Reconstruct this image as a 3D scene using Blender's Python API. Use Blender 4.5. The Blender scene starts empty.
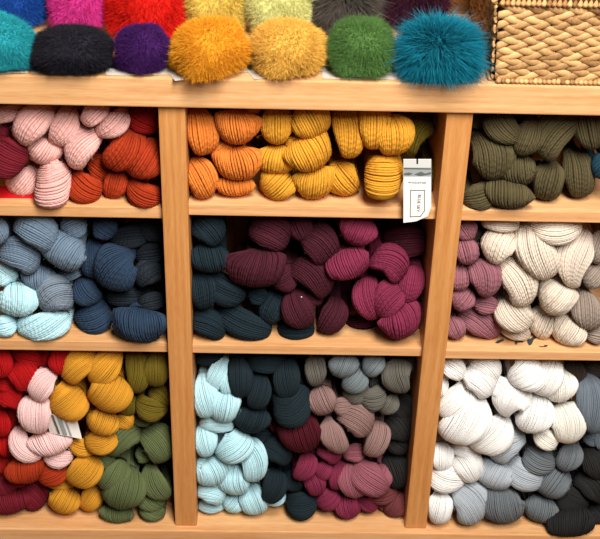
# hanks: (cubby, colour, label, folds). a fold: start x,y  end x,y  width  [b bend][d depth cm][e start taper][f end taper][t twist]
HANKS = """
11|pink|pale pink yarn hank in the upper corner above the burgundy hanks|-8,119,23,109,15,d5
11|pink|large pale pink hank of two plump folds directly under the top board|52,108,17,140,33,b3,d3.5,f8;71,107,54,145,27,b-3,d4.5
11|pink|pale pink hank under the top board beside the dark red hank|82,122,107,106,20,d3.2;97,134,127,111,24,b3,d4.2
11|pink|pale pink hank squeezed between the other pinks and the scarlet hanks|97,127,73,168,32,b5,d3.8,e7
11|pink|pale pink hank with its lower fold resting on the red paper|47,138,41,164,36,d4.6,e5,f9;39,168,8,189,28,b-3
11|pink|tall pale pink hank standing on the shelf board next to the lowest scarlet hank|37,176,71,180,46,b6,e7,f7
11|burgundy|burgundy hank lying against the pale pink hanks|-16,148,28,159,38,b4,e7,f7,d3.2
11|burgundy|shadowed burgundy hank above the other burgundy one|-8,126,9,136,17,d6
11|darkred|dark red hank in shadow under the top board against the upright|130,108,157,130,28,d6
11|scarlet|scarlet hank in the middle of its pile, leaning on the pale pink hanks|138,127,107,167,33,b-6,e5,f8,d4.2
11|scarlet|scarlet hank pressed against the upright above the lowest scarlet one|160,142,128,172,36,b-4,e8,d4
11|scarlet|scarlet hank on the shelf board touching the tall pale pink hank|69,178,102,192,30,b4,e7,f7;90,158,113,178,24,d7
11|scarlet|smallest scarlet hank on the shelf board between two other scarlet hanks|124,172,107,196,25,e7,f7
11|scarlet|scarlet hank on the shelf board in the corner by the upright|128,182,162,198,26,b6,e6,f8
12|orange|orange hank against the upright directly under the top board|194,105,206,155,30,b-2,e6,f8,d4
12|orange|orange hank on the shelf board against the upright|192,158,208,197,31,b-2,e7,f8
12|orange|round orange hank with radiating strands under the top board|240,109,235,144,47,e3,f8,d3.6;246,112,260,107,10,d4.5
12|orange|widest orange hank twisted in three folds beside the mustard hanks|238,145,238,180,52,e3,f8,d3.6;211,155,236,144,17,d4.2;235,176,234,196,39,e7,f8
12|mustard|mustard hank under the top board next to the round orange hank|278,106,275,144,32,e7,f8,d4.2
12|mustard|mustard hank of two stacked folds beside the widest orange hank|276,144,278,175,38,e5,f9,d4.2;286,171,268,196,38,e8,f9
12|mustard|mustard hank hanging over the middle one from under the top board|300,105,323,134,42,e7,f8,d4.2
12|mustard|fan-shaped mustard hank in the centre of the mustard pile|297,136,321,167,47,e4,f9,d3.4;286,147,305,137,14,d4.4
12|mustard|mustard hank on the shelf board below the fan-shaped one|311,166,318,198,42,e4,f9
12|mustard|slim mustard hank standing between two rounder ones under the top board|340,105,352,158,28,b-3,e7,f7,d4.4
12|mustard|biggest mustard hank curled like a croissant under the top board|370,104,378,149,34,b-3,e7,f7,d3.4;385,114,398,155,36,b-5,e4,f8,d2.6,s3
12|mustard|mustard hank on the shelf board below the slim one|334,161,352,194,34,b2,e5,f8
12|mustard|mustard hank on the shelf board with loose tip beside the paper tag|366,169,403,174,46,b5,e8,f8,d3;371,194,382,197,7,d2.5
12|darkolive|dark olive hank in shadow carrying the white paper tag|400,150,429,118,36,b-6,d7.5,e8,f8;428,158,434,192,18,d8
13|olive|olive-brown hank leaning on the upright above the lowest one|477,133,501,178,42,b-5,e6,f8,d3.8
13|olive|olive-brown hank low in the corner by the upright|464,203,493,184,27,b4,e8,f7
13|olive|olive-brown hank curled in two folds under the top board|488,110,523,140,30,b4,d4,e7,f5;534,116,518,155,30,b-4,d3.8,e6,f8
13|olive|stack of two olive-brown folds resting on the shelf board|522,154,512,184,42,b3,e8,f8,d4;512,181,507,208,48,e8,f8
13|olive|coarsely ridged olive-brown hank arching under the top board|578,112,542,158,34,b8,e7,f7,d4.2
13|olive|teardrop olive-brown hank standing on the shelf board|551,157,547,200,32,e3,f8
13|olive|olive-brown hank standing on the shelf board beside the blue one|569,146,584,197,30,b-3,e6,f8
13|olive|olive-brown hank under the top board above the blue one|578,110,600,147,32,e7,f7,d5
13|olive|dim olive-brown hank pushed back in the corner under the top board|474,108,484,128,22,d8;470,150,478,130,12,d7
13|olive|dim olive-brown hank pushed back behind the curled one|506,112,530,114,18,d8
13|tealblue|deep blue hank among the olive-brown hanks|592,172,614,162,30,d4.5
21|slate|slate blue hank sloping under the shelf above in the front of its pile|17,219,55,247,33,b-4,e8,f8,d3.6
21|slate|slate blue hank cut by the picture edge under the shelf above|-6,216,1,244,22,d4.5
21|slate|slate blue hank lying over the aqua hanks|0,248,38,268,30,b-5,e8,f7,d3.8
21|slate|slate blue hank half hidden under the shelf above, next to the shadows|83,217,64,236,26,d6
21|slate|broad slate blue hank with steep ridges in the middle of its pile|74,234,58,268,46,b3,e8,f8,d4.2
21|slate|slate blue hank tucked beneath the broad one|42,265,36,291,36,e8,d5.4;57,277,85,268,15,d7
21|greyblue|grey-blue hank rounded like a bun above the lowest aqua hank|38,302,73,293,37,b-6,e7,f8,d3.8
21|aqua|pale aqua hank peeping out under the slate hanks|-8,268,18,277,17,d5
21|aqua|pale aqua hank of two folds beside the grey-blue one|20,282,12,316,36,b-3,e7,f9,d3.4;-6,282,12,276,14,d4
21|aqua|long pale aqua hank lying flat on the shelf board|71,319,17,328,26,b-3,e8,f8,t3
21|aqua|pale aqua hank on the shelf board cut by the picture edge|15,320,-6,332,22
21|navy|bright navy hank with radiating ridges at mid height|129,249,107,289,42,b5,e5,f9,d4
21|navy|navy hank behind the bright one, next to the slate hanks|94,238,91,278,22,d6.5
21|navy|navy hank between the grey-blue one and the bright navy one|77,280,99,301,26,b3,d5.4
21|navy|rounded navy hank on the shelf board beside the long aqua one|108,305,77,324,30,b-4,e8,f8
21|navy|fan-shaped navy hank on the shelf board by the upright|142,308,135,342,52,e6,f9
21|darknavy|dark navy hank deep in the shadow between the two rounded ones|106,298,141,293,22,d7
21|darknavy|dark navy hank sagging against the upright at mid height|135,281,165,270,24,b-4,d5.6
21|darknavy|narrow dark navy hank against the upright above the fan-shaped one|138,303,167,299,18,d5.6
21|darknavy|dark navy hank against the upright above the sagging one|136,259,166,248,22,d8
21|navy|navy hank catching light under the shelf above|96,217,113,237,24,d6.5
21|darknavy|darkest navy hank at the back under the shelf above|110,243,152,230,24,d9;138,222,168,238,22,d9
22|teal|dark teal hank at the top against the upright|194,220,222,241,31,b-3,e8,f8,d4.6
22|teal|dark teal hank second from the top against the upright|211,243,208,273,39,e8,f8,d4.2
22|teal|dark teal hank third down against the upright|194,272,206,309,27,b-3,d3.8
22|teal|dark teal hank sloping down beneath the large plum one|208,272,242,302,28,b4,d4.6
22|teal|dark teal hank on the shelf board against the upright|189,314,224,336,27,b-3,e8
22|teal|long dark teal hank lying on the shelf board|216,308,270,334,27,b3,e8,f7
22|teal|dark teal hank nestled below the large plum one|249,290,266,302,18,d5.4;281,291,264,323,27,d5.6
22|teal|small dark teal hank on the shelf board under the speckled plum one|278,330,314,331,19,d4.6
22|plum|plum hank under the shelf above, highest over the large one|252,221,286,247,34,b-4,e8,f8,d5.2
22|plum|large plum hank twisted like a croissant|255,248,256,288,58,e4,f9,d3.4;273,286,294,267,24,b3,d5
22|plum|plum hank hanging from under the shelf above beside the magenta hanks|294,216,308,240,26,d6;304,230,331,261,34,b-4,e7,f8,d5
22|plum|plum hank arching above the speckled one|290,266,330,293,31,b-8,e8,f8,d4.2
22|plum|speckled plum hank with a tiny white fleck|296,288,304,328,31,b3,e6,f8,d3.6;304,293,322,302,15,d4.6
22|plum|plum hank standing beside the speckled one|336,296,326,334,26,b-3,e6,f8
22|magenta|magenta hank directly under the shelf above|363,215,352,244,38,e8,f8,d5
22|magenta|brightest magenta hank with steep ridges beside the plum hanks|343,249,357,277,42,b2,e8,f8,d3.6
22|magenta|magenta hank bent in an arc above the knotted one|371,256,403,278,29,b-9,e8,f8,d4.2
22|magenta|magenta hank hanging beside the knotted one|368,276,373,320,27,b4,d4.4
22|magenta|large magenta hank knotted in thick folds on the shelf board|406,284,381,319,31,b6,e6,f7,d3.2;391,305,408,337,42,b-2,e4,f8,d2.6,s8;418,266,404,304,24,d4.6
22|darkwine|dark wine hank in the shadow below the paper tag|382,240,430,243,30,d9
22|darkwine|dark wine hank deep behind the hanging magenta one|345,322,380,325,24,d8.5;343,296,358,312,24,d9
22|magenta|magenta hank peeping out between the knotted one and the upright|412,305,426,315,16,d6.5;384,333,402,336,9,d5
23|mauve|mauve hank at the top against the upright|463,218,470,241,22,d5;461,239,473,263,25,e8,f8,d4
23|mauve|mauve hank in the middle of its pile beside the oatmeal hanks|473,260,492,295,31,b-4,e6,f8,d3.6
23|mauve|narrow mauve hank squeezed against the upright|458,262,460,291,21,d4.4
23|mauve|mauve hank with steep ridges above the lowest two|469,287,457,310,24,d4.2
23|mauve|small mauve hank lying across below the middle one|473,301,499,308,19,d4.6
23|mauve|widest mauve hank on the shelf board|458,314,500,333,29,b-4,e8,f8
23|mauve|mauve hank at the bottom corner by the upright|448,318,462,337,22,d4.4
23|oatmeal|oatmeal hank under the shelf above, next to the mauve hanks|482,222,520,224,17,d4.6;514,232,487,259,32,b3,e8,f8,d4
23|oatmeal|long oatmeal hank of two stacked folds in the middle|502,258,527,305,35,b-6,e6,f8,d3.4;501,298,530,327,31,b4,e8,f8,d3.6
23|oatmeal|oatmeal hank flat on the shelf board behind the dark marks|500,325,530,336,19,d5
23|oatmeal|oatmeal hank curling down from under the shelf above|525,221,552,277,37,b4,e7,f8,d3.6
23|oatmeal|oatmeal hank lying along the underside of the shelf above|530,220,582,228,28,b6,d4.4
23|oatmeal|pointed oatmeal hank beside the taupe hanks|582,228,572,288,36,b4,e7,f4,d4
23|oatmeal|oatmeal hank in shade behind the long one|513,248,534,274,28,d6;555,276,573,288,16,d6
23|oatmeal|round oatmeal hank in front of the taupe one|563,281,552,314,39,e5,f8,d3.4
23|oatmeal|oatmeal hank on the shelf board under the round one|556,311,535,335,32,b3,e8,f8
23|oatmeal|oatmeal hank on the shelf board closest to the taupe hanks|576,317,558,341,35,b-2,e7,f8
23|taupe|taupe hank at mid height next to the round oatmeal one|580,291,594,329,28,e7,f7,d4
23|taupe|taupe hank on the shelf board|586,334,608,333,20
23|taupe|taupe hank high up behind the pointed oatmeal one|600,230,596,264,20,d6;600,264,588,288,20,d5.5
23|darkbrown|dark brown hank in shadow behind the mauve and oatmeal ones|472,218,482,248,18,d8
31|red|red hank in the top corner cut by the picture edge|0,348,4,378,22,d4
31|red|red hank sloping towards the pale pink one|11,365,30,389,27,b-4,e8,f8,d3.6
31|red|red hank pushed back under the shelf above|14,352,42,364,22,d6;41,350,49,369,13,d7
31|red|red hank hanging down between pink and mustard ones|60,348,62,375,23,e9,f7,d4.4
31|red|red hank lying beneath the sloping one|-4,394,21,406,21,b-3,d4;-4,380,15,389,17,d5
31|red|red hank low at the picture edge|0,410,4,437,17,d4.4;0,431,7,457,16,d4.6
31|darkred|dark red hank in the gap beside the pale pink one|7,412,21,426,18,d6.5
31|palepink|pale pink hank of thick coiled folds with a white label band|54,370,34,400,25,b3,e6,f8,d3;42,392,33,433,33,b3,e7,f8,d2.6;17,426,38,461,20,b8,e8,f8,d2.4;47,431,50,456,43,e8,f8,d2.2;43,456,73,457,17,b3,d2.6
31|palepink|sliver of a pale pink hank under the hanging red one|39,374,51,364,11,d6.5
31|scarlet|orange-red hank of two folds below the pale pink one|22,455,33,482,38,b3,e8,f8,d2.4;64,462,40,482,24,b-2,d2.8
31|darkred|dark red hank between the orange-red and burgundy ones|0,474,27,483,16,d4.6;-4,458,10,472,16,d5
31|burgundy|burgundy hank on the bottom board cut by the picture edge|6,490,9,514,42,e8,f9
31|burgundy|burgundy hank on the bottom board next to the mustard one|21,484,41,508,29,b-2,e8,f8
31|burgundy|burgundy hank on top of the lower ones at the picture edge|-4,479,13,494,20,d3.4
31|mustard|mustard hank sloping from under the shelf above beside the red one|96,349,66,381,27,b3,e8,f8,d3.8
31|mustard|mustard hank of two folds above the white label band|70,382,53,404,23,b-3,d3.4;80,388,55,415,33,b-4,e8,f8,d2.6
31|mustard|largest mustard hank twisted in two thick folds next to olive ones|119,349,92,384,28,d3.6;117,375,99,409,41,b-3,e7,f9,d2.4
31|mustard|mustard hank of two folds piled under the largest one|110,410,92,430,31,b-3,e8,f9,d2.6;113,427,87,448,27,b-4,e8,f8,d2.8
31|mustard|mustard hank turned towards the dim olive one|119,413,130,429,20,d4.6
31|mustard|mustard hank below the white label band|68,439,97,449,19,b4,d4;93,453,72,485,33,b-4,e7,f8,d2.6
31|mustard|mustard hank on the bottom board beside the burgundy one|68,487,58,512,32,b-2,e8,f9;45,482,74,484,13,d4.4
31|mustard|mustard hank on the bottom board beside the green ones|95,483,86,511,22,b-2,e7,f8
31|darkolive|olive hank hanging under the shelf above beside the largest mustard one|133,350,138,393,23,b-3,e8,f8,d4.6
31|darkolive|olive hank in the upper corner by the upright|161,351,154,387,25,e8,f8,d4.2;146,353,149,375,13,d5.6
31|darkolive|olive hank lying across under the hanging ones|136,398,167,411,24,b5,d4;149,390,171,403,19,b-2,d4.6
31|darkolive|olive hank beside the mustard folds at mid height|125,391,129,416,20,d5
31|green|moss green hank arching behind the front one|140,430,106,452,29,b5,e8,f8,d4;97,452,113,468,19,d4.2
31|green|moss green hank at mid height against the upright|145,428,167,461,32,b-4,e8,f8,d3.8;136,450,151,459,17,d5
31|green|big moss green hank knotted at the front of the bottom board|126,462,101,488,28,b-4,e7,f6,d2;132,467,114,507,39,b-4,e6,f9,d1.4;118,505,115,523,33,e9,f9,d1.6
31|green|moss green hank of three folds in the bottom corner by the upright|147,464,167,499,25,b4,d2.6;139,490,163,507,22,b3,d2.6;139,507,165,514,17,b2
31|green|dim moss green hank under the olive ones|135,411,150,424,20,d6.5
32|aqua|pale aqua hank at the top against the upright|204,372,206,418,24,e5,f8,d3.4
32|aqua|pale aqua hank in shade under the shelf above|225,356,211,391,19,d5
32|aqua|pale aqua hank with radiating folds beside the black-teal ones|226,388,223,422,33,e4,f9,d3;226,368,227,396,13,d4
32|aqua|pale aqua hank draped in two folds against the upright at mid height|199,424,234,426,17,b-2,d3.6;205,424,206,457,23,e8,f8,d2.8
32|aqua|round pale aqua hank in the middle of its pile|243,430,222,461,32,b-4,e6,f8,d2.6
32|aqua|pale aqua hank bulging towards the black-teal ones|246,437,254,482,25,b-5,e7,f8,d2.6
32|aqua|pale aqua hank with a pinched corner against the upright|207,458,216,486,33,b-4,e5,f9,d2.6;196,460,207,466,12,d3.2
32|aqua|pale aqua hank sloping below the round one|240,464,229,494,35,b3,e7,f9,d3
32|aqua|pale aqua hank of two folds in the bottom corner by the upright|197,487,224,501,23,b-3,d2.6;197,505,225,506,13,b1
32|aqua|small pale aqua hank on the bottom board|238,494,230,512,23,e8,f9
32|aqua|pale aqua hank standing on the bottom board next to black-teal ones|251,483,256,515,26,e6,f9
32|aqua|sliver of a pale aqua hank below the black-teal ones|266,503,286,494,15,d5
32|black|black-teal hank hanging next to the shaded aqua one|236,357,242,398,23,b-2,e8,f7,d3.8
32|black|black-teal hank at mid height below the shelf above|259,374,256,410,24,b-2,e8,f8,d3.8
32|black|black-teal hank lying across above the mid aqua ones|253,406,250,432,38,e9,f9,d3.6
32|black|large black-teal hank knotted under the shelf above|289,358,285,400,27,d4;272,400,311,396,34,b12,e8,f8,d3.4
32|black|black-teal hank lying flat along the shelf above|246,364,288,361,20,d6
32|black|black-teal hank sloping towards the magenta ones|261,446,291,460,25,b-3,e8,f8,d3.6;250,436,273,438,15,d6
32|black|black-teal hank hanging over the bottom board beside aqua ones|275,468,269,503,23,b-3,e8,f8,d2.6
32|black|black-teal hank behind the lowest one|286,471,299,491,20,d4.6
32|black|lowest black-teal hank resting on the bottom board|286,502,318,504,28,b3,e8,f7
32|black|black-teal hank in the top corner by the upright|194,359,224,357,16,d6.5
32|wine|large wine red hank with a tiny white fleck|302,412,300,452,43,b2,e7,f9,d3.2;276,417,276,433,13,d6
32|magenta|magenta hank directly below the wine red one|309,452,298,480,21,b-3,e7,f8,d3
32|magenta|magenta hank under the speckled taupe-pink ones|319,446,339,461,21,b-3,e8,f8,d3.6;327,460,321,481,17,d3.4
32|magenta|magenta hank in the middle of its pile|306,471,319,495,21,b-3,e8,f8,d3
32|magenta|magenta hank low above the bottom board|333,488,321,509,22,b-3,e8,f8,d3.2
32|magenta|narrow magenta hank beside the dusty rose one|343,461,334,490,17,d3.6
32|magenta|lowest magenta hank on the bottom board below dusty rose ones|342,493,356,516,25,b3,e8,f8;358,497,377,509,16,d3.6
32|rose|slim dusty rose hank beside the big dusty rose one|347,463,357,498,21,b3,e7,f8,d2.8
32|rose|big dusty rose hank with a deep fold|356,461,385,493,33,b3,e6,f8,d2.8;384,464,380,490,20,d3.6
32|rose|dusty rose hank tucked under the taupe-pink ones|343,456,366,450,18,d4.8
32|darkrose|brownish rose hank behind the big dusty rose one|366,494,397,490,18,b4,d4.4
32|darkrose|brownish rose hank in the bottom corner by the upright|404,493,386,514,22,b-3,d4;380,501,389,509,13,d5
32|dustypink|taupe-pink hank with upright ridges beside the knotted black-teal one|320,386,323,415,29,e9,f8,d3.8
32|dustypink|taupe-pink hank of two folds in the middle|340,408,370,432,32,b-4,e7,f8,d3;332,405,353,408,18,d3.6
32|dustypink|pointed taupe-pink hank hanging over the magenta ones|327,416,343,453,23,b3,e4,f8,d2.8
32|dustypink|taupe-pink hank leaning towards the charcoal ones|379,420,371,457,23,b-3,e7,f8,d3.4
32|steel|steel grey hank of two folds under the shelf above|344,353,344,378,31,e8,f9,d4;360,368,347,392,24,b-2,e7,f8,d3.6
32|steel|small steel grey hank under the shelf above|379,353,368,376,22,e8,f8,d4
32|greytaupe|grey-taupe hank beneath the steel grey one|366,381,344,399,24,b-4,d5
32|greytaupe|grey-taupe hank under the shelf above next to the black-teal knot|316,353,315,386,22,e8,f8,d5
32|greytaupe|grey-taupe hank of two folds at mid height|360,402,384,389,24,b4,d4;396,395,381,413,17,b-2,d4
32|greytaupe|round grey-taupe hank below the shelf above by the upright|403,359,396,393,28,b4,e8,f9,d4
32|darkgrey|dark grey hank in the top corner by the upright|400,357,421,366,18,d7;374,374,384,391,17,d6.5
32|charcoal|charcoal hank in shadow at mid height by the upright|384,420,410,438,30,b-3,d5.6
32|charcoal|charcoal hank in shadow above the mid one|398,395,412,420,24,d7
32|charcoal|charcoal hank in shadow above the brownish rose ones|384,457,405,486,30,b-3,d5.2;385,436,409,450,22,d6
33|white|white hank in the top corner by the upright|445,358,463,378,22,e9,f6,d4;443,370,441,398,12,d5
33|white|white hank under the shelf above, second from the upright|472,359,499,378,22,b-4,e8,f8,d4
33|white|white hank sloping below the top corner one|465,368,491,395,29,b-4,e7,f8,d3.4
33|white|white hank partly covered by the rounder ones above|490,378,519,394,22,b3,d4
33|white|white hank sloping down towards the upright|468,381,442,418,27,b-4,e6,f9,d3.4
33|white|largest white hank, fanned out beside the upright|483,396,446,440,42,b-5,e6,f9,d2.4
33|white|white hank with gathered strands in the middle of its pile|528,387,500,414,36,b5,e8,f5,d3
33|white|round white hank under the shelf above|538,358,512,384,34,b-4,e8,f8,d3.4
33|white|white hank under the shelf above next to the round one|553,358,541,396,27,b-3,e8,f8,d3.6
33|cream|creamy white hank nearest the dark grey hanks under the shelf above|562,370,557,402,29,b-3,e7,f9,d4
33|white|white hank lying diagonally below the round one|546,396,522,430,33,b-4,e8,f8,d2.8
33|cream|creamy white hank tied with a short loose yarn end|556,404,574,442,35,b-5,e7,f8,d2.6;534,431,560,440,23,b3,d3;552,436,553,450,5,d1.8
33|white|white hank overlapping the light grey one|508,417,473,449,35,b-5,e7,f8,d2.6
33|white|white hank against the upright above the two lowest|438,442,445,471,24,e8,f8,d3.2
33|white|egg-shaped white hank above the light grey one|454,455,478,479,29,b-3,e7,f8,d2.6;450,448,482,452,18,d4
33|white|white hank spreading over the lowest white one|434,464,462,486,33,b4,e8,f6,d2.8
33|white|lowest white hank standing on the bottom board|440,489,440,524,26,e5,f9
33|lightgrey|light grey hank bulging on the bottom board beside the lowest white one|459,481,476,523,34,b-5,e7,f9
33|lightgrey|light grey hank with steep ridges below the overlapping white one|500,460,493,489,38,b2,e8,f9,d2.8
33|lightgrey|light grey hank under the diagonal white one|522,431,494,460,30,b4,e8,f8,d3.4
33|lightgrey|light grey hank sloping over the mid grey ones|508,461,542,485,27,b4,e8,f8,d3
33|midgrey|broad mid grey hank fanned on the bottom board|505,486,500,523,43,b2,e6,f9
33|midgrey|mid grey hank on the bottom board beside the charcoal ones|545,496,534,520,34,b-2,e8,f8
33|midgrey|mid grey hank below the tied cream one|526,449,553,469,26,b3,e8,f8,d3.4
33|midgrey|upright mid grey hank below the tied cream one by the charcoal hanks|575,443,561,470,25,b-2,e8,f8,d3.4
33|midgrey|mid grey hank with steep ridges at mid height|562,468,547,497,36,b2,e8,f8,d3.2
33|bluegrey|tall blue-grey hank standing out against the dark ones|583,372,597,433,31,b-4,e5,f7,d3.6
33|bluegrey|small blue-grey hank below the tall one|583,436,603,441,16,d5.4;598,430,602,450,12,d4.6
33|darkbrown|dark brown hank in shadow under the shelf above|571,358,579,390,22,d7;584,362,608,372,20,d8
33|charcoal|charcoal hank highest in its pile at the picture edge|582,449,604,478,27,b-3,d3.8
33|charcoal|charcoal hank above the lower three|574,476,607,499,28,b-4,d3.2
33|charcoal|charcoal hank sloping beside the mid grey ones|559,487,586,509,25,b3,d3.2
33|charcoal|widest charcoal hank resting on the bottom board|571,508,578,536,46,b2,e7,f9
33|charcoal|charcoal hank low at the picture edge|589,506,608,521,21,d3.4
"""
CUBBY = {'11': 'pink and scarlet cubby', '12': 'orange and mustard cubby', '13': 'olive-brown cubby',
         '21': 'slate and navy cubby', '22': 'plum and magenta cubby', '23': 'mauve and oatmeal cubby',
         '31': 'red and green cubby', '32': 'aqua and wine cubby', '33': 'white and charcoal cubby'}
import bpy, bmesh, math, random
import numpy as np
from mathutils import Matrix, Vector

rng = np.random.default_rng(7)
random.seed(7)
SC = bpy.context.scene
COL = SC.collection

# ------------------------------------------------------------------ camera
FPX, CX, CY = 1215.0, 300.0, 269.5
M = np.array([[0.99961888, 0.0164729, 0.02215281],
              [-0.00959595, -0.54508034, 0.8383289],
              [0.02588477, -0.83822197, -0.54471453]])      # world axes seen from the camera (x right, y down, z ahead)
CAM = np.array([-0.04297646, -1.62635806, 1.05674618])


def ray(px, py):
    return M @ np.array([(px - CX) / FPX, (py - CY) / FPX, 1.0])


def at_y(px, py, y):
    r = ray(px, py)
    return CAM + r * ((y - CAM[1]) / r[1])


def at_z(px, py, z):
    r = ray(px, py)
    return CAM + r * ((z - CAM[2]) / r[2])


cd = bpy.data.cameras.new('camera')
cam = bpy.data.objects.new('camera', cd)
COL.objects.link(cam)
cd.sensor_width = 36.0
cd.lens = FPX * 36.0 / 600.0
cd.clip_start = 0.05
R = Matrix([[M[i][0], -M[i][1], -M[i][2]] for i in range(3)]).to_4x4()
cam.matrix_world = Matrix.Translation(Vector(CAM)) @ R
SC.camera = cam

# ------------------------------------------------------------------ materials


def lin(h):
    h = h.lstrip('#')
    return tuple(((int(h[i:i + 2], 16) / 255.0 + 0.055) / 1.055) ** 2.4 if int(h[i:i + 2], 16) > 10
                 else int(h[i:i + 2], 16) / 255.0 / 12.92 for i in (0, 2, 4)) + (1.0,)


def new_mat(name):
    m = bpy.data.materials.new(name)
    m.use_nodes = True
    nt = m.node_tree
    b = nt.nodes['Principled BSDF']
    return m, nt, b


def nd(nt, t, **kw):
    n = nt.nodes.new(t)
    for k, v in kw.items():
        if k in n.inputs:
            n.inputs[k].default_value = v
        else:
            setattr(n, k, v)
    return n


def plain(name, hexcol, rough=0.7, spec=0.3):
    m, nt, b = new_mat(name)
    tc = nd(nt, 'ShaderNodeTexCoord')
    n = nd(nt, 'ShaderNodeTexNoise', Scale=60.0, Detail=4.0)
    nt.links.new(tc.outputs['Object'], n.inputs['Vector'])
    mx = nd(nt, 'ShaderNodeMix', data_type='RGBA')
    c = lin(hexcol)
    mx.inputs[6].default_value = tuple(v * 0.93 for v in c[:3]) + (1,)
    mx.inputs[7].default_value = tuple(min(1, v * 1.05) for v in c[:3]) + (1,)
    nt.links.new(n.outputs['Fac'], mx.inputs[0])
    nt.links.new(mx.outputs[2], b.inputs['Base Color'])
    b.inputs['Roughness'].default_value = rough
    b.inputs['Specular IOR Level'].default_value = spec
    return m


def wood(name, dark, light, axis, rough=0.5):
    """pine: grain along the axis 0 or 2"""
    m, nt, b = new_mat(name)
    tc = nd(nt, 'ShaderNodeTexCoord')
    mp = nd(nt, 'ShaderNodeMapping')
    s = [1.0, 1.0, 1.0]
    s[axis] = 0.05
    mp.inputs['Scale'].default_value = s
    nt.links.new(tc.outputs['Object'], mp.inputs['Vector'])
    n1 = nd(nt, 'ShaderNodeTexNoise', Scale=95.0, Detail=4.0, Roughness=0.6, Distortion=0.5)
    n2 = nd(nt, 'ShaderNodeTexNoise', Scale=420.0, Detail=3.0, Roughness=0.6)
    mp2 = nd(nt, 'ShaderNodeMapping')
    s2 = [1.0, 1.0, 1.0]
    s2[axis] = 0.08
    mp2.inputs['Scale'].default_value = s2
    nt.links.new(tc.outputs['Object'], mp2.inputs['Vector'])
    nt.links.new(mp.outputs['Vector'], n1.inputs['Vector'])
    nt.links.new(mp2.outputs['Vector'], n2.inputs['Vector'])
    wv = nd(nt, 'ShaderNodeTexWave', wave_type='BANDS', bands_direction='Z' if axis == 0 else 'X', Scale=22.0,
            Distortion=7.0, Detail=2.0)
    wv.inputs['Detail Scale'].default_value = 1.2
    nt.links.new(mp.outputs['Vector'], wv.inputs['Vector'])
    a = nd(nt, 'ShaderNodeMath', operation='MULTIPLY_ADD')
    nt.links.new(n1.outputs['Fac'], a.inputs[0])
    a.inputs[1].default_value = 0.62
    ml = nd(nt, 'ShaderNodeMath', operation='MULTIPLY')
    nt.links.new(wv.outputs['Fac'], ml.inputs[0])
    ml.inputs[1].default_value = 0.12
    nt.links.new(ml.outputs[0], a.inputs[2])
    a2 = nd(nt, 'ShaderNodeMath', operation='MULTIPLY_ADD')
    nt.links.new(n2.outputs['Fac'], a2.inputs[0])
    a2.inputs[1].default_value = 0.5
    nt.links.new(a.outputs[0], a2.inputs[2])
    rp = nd(nt, 'ShaderNodeValToRGB')
    rp.color_ramp.elements[0].position = 0.38
    rp.color_ramp.elements[0].color = lin(dark)
    rp.color_ramp.elements[1].position = 0.86
    rp.color_ramp.elements[1].color = lin(light)
    nt.links.new(a2.outputs[0], rp.inputs['Fac'])
    nt.links.new(rp.outputs['Color'], b.inputs['Base Color'])
    b.inputs['Roughness'].default_value = rough
    b.inputs['Specular IOR Level'].default_value = 0.35
    bp = nd(nt, 'ShaderNodeBump', Strength=0.12, Distance=0.001)
    nt.links.new(a2.outputs[0], bp.inputs['Height'])
    nt.links.new(bp.outputs['Normal'], b.inputs['Normal'])
    return m


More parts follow.
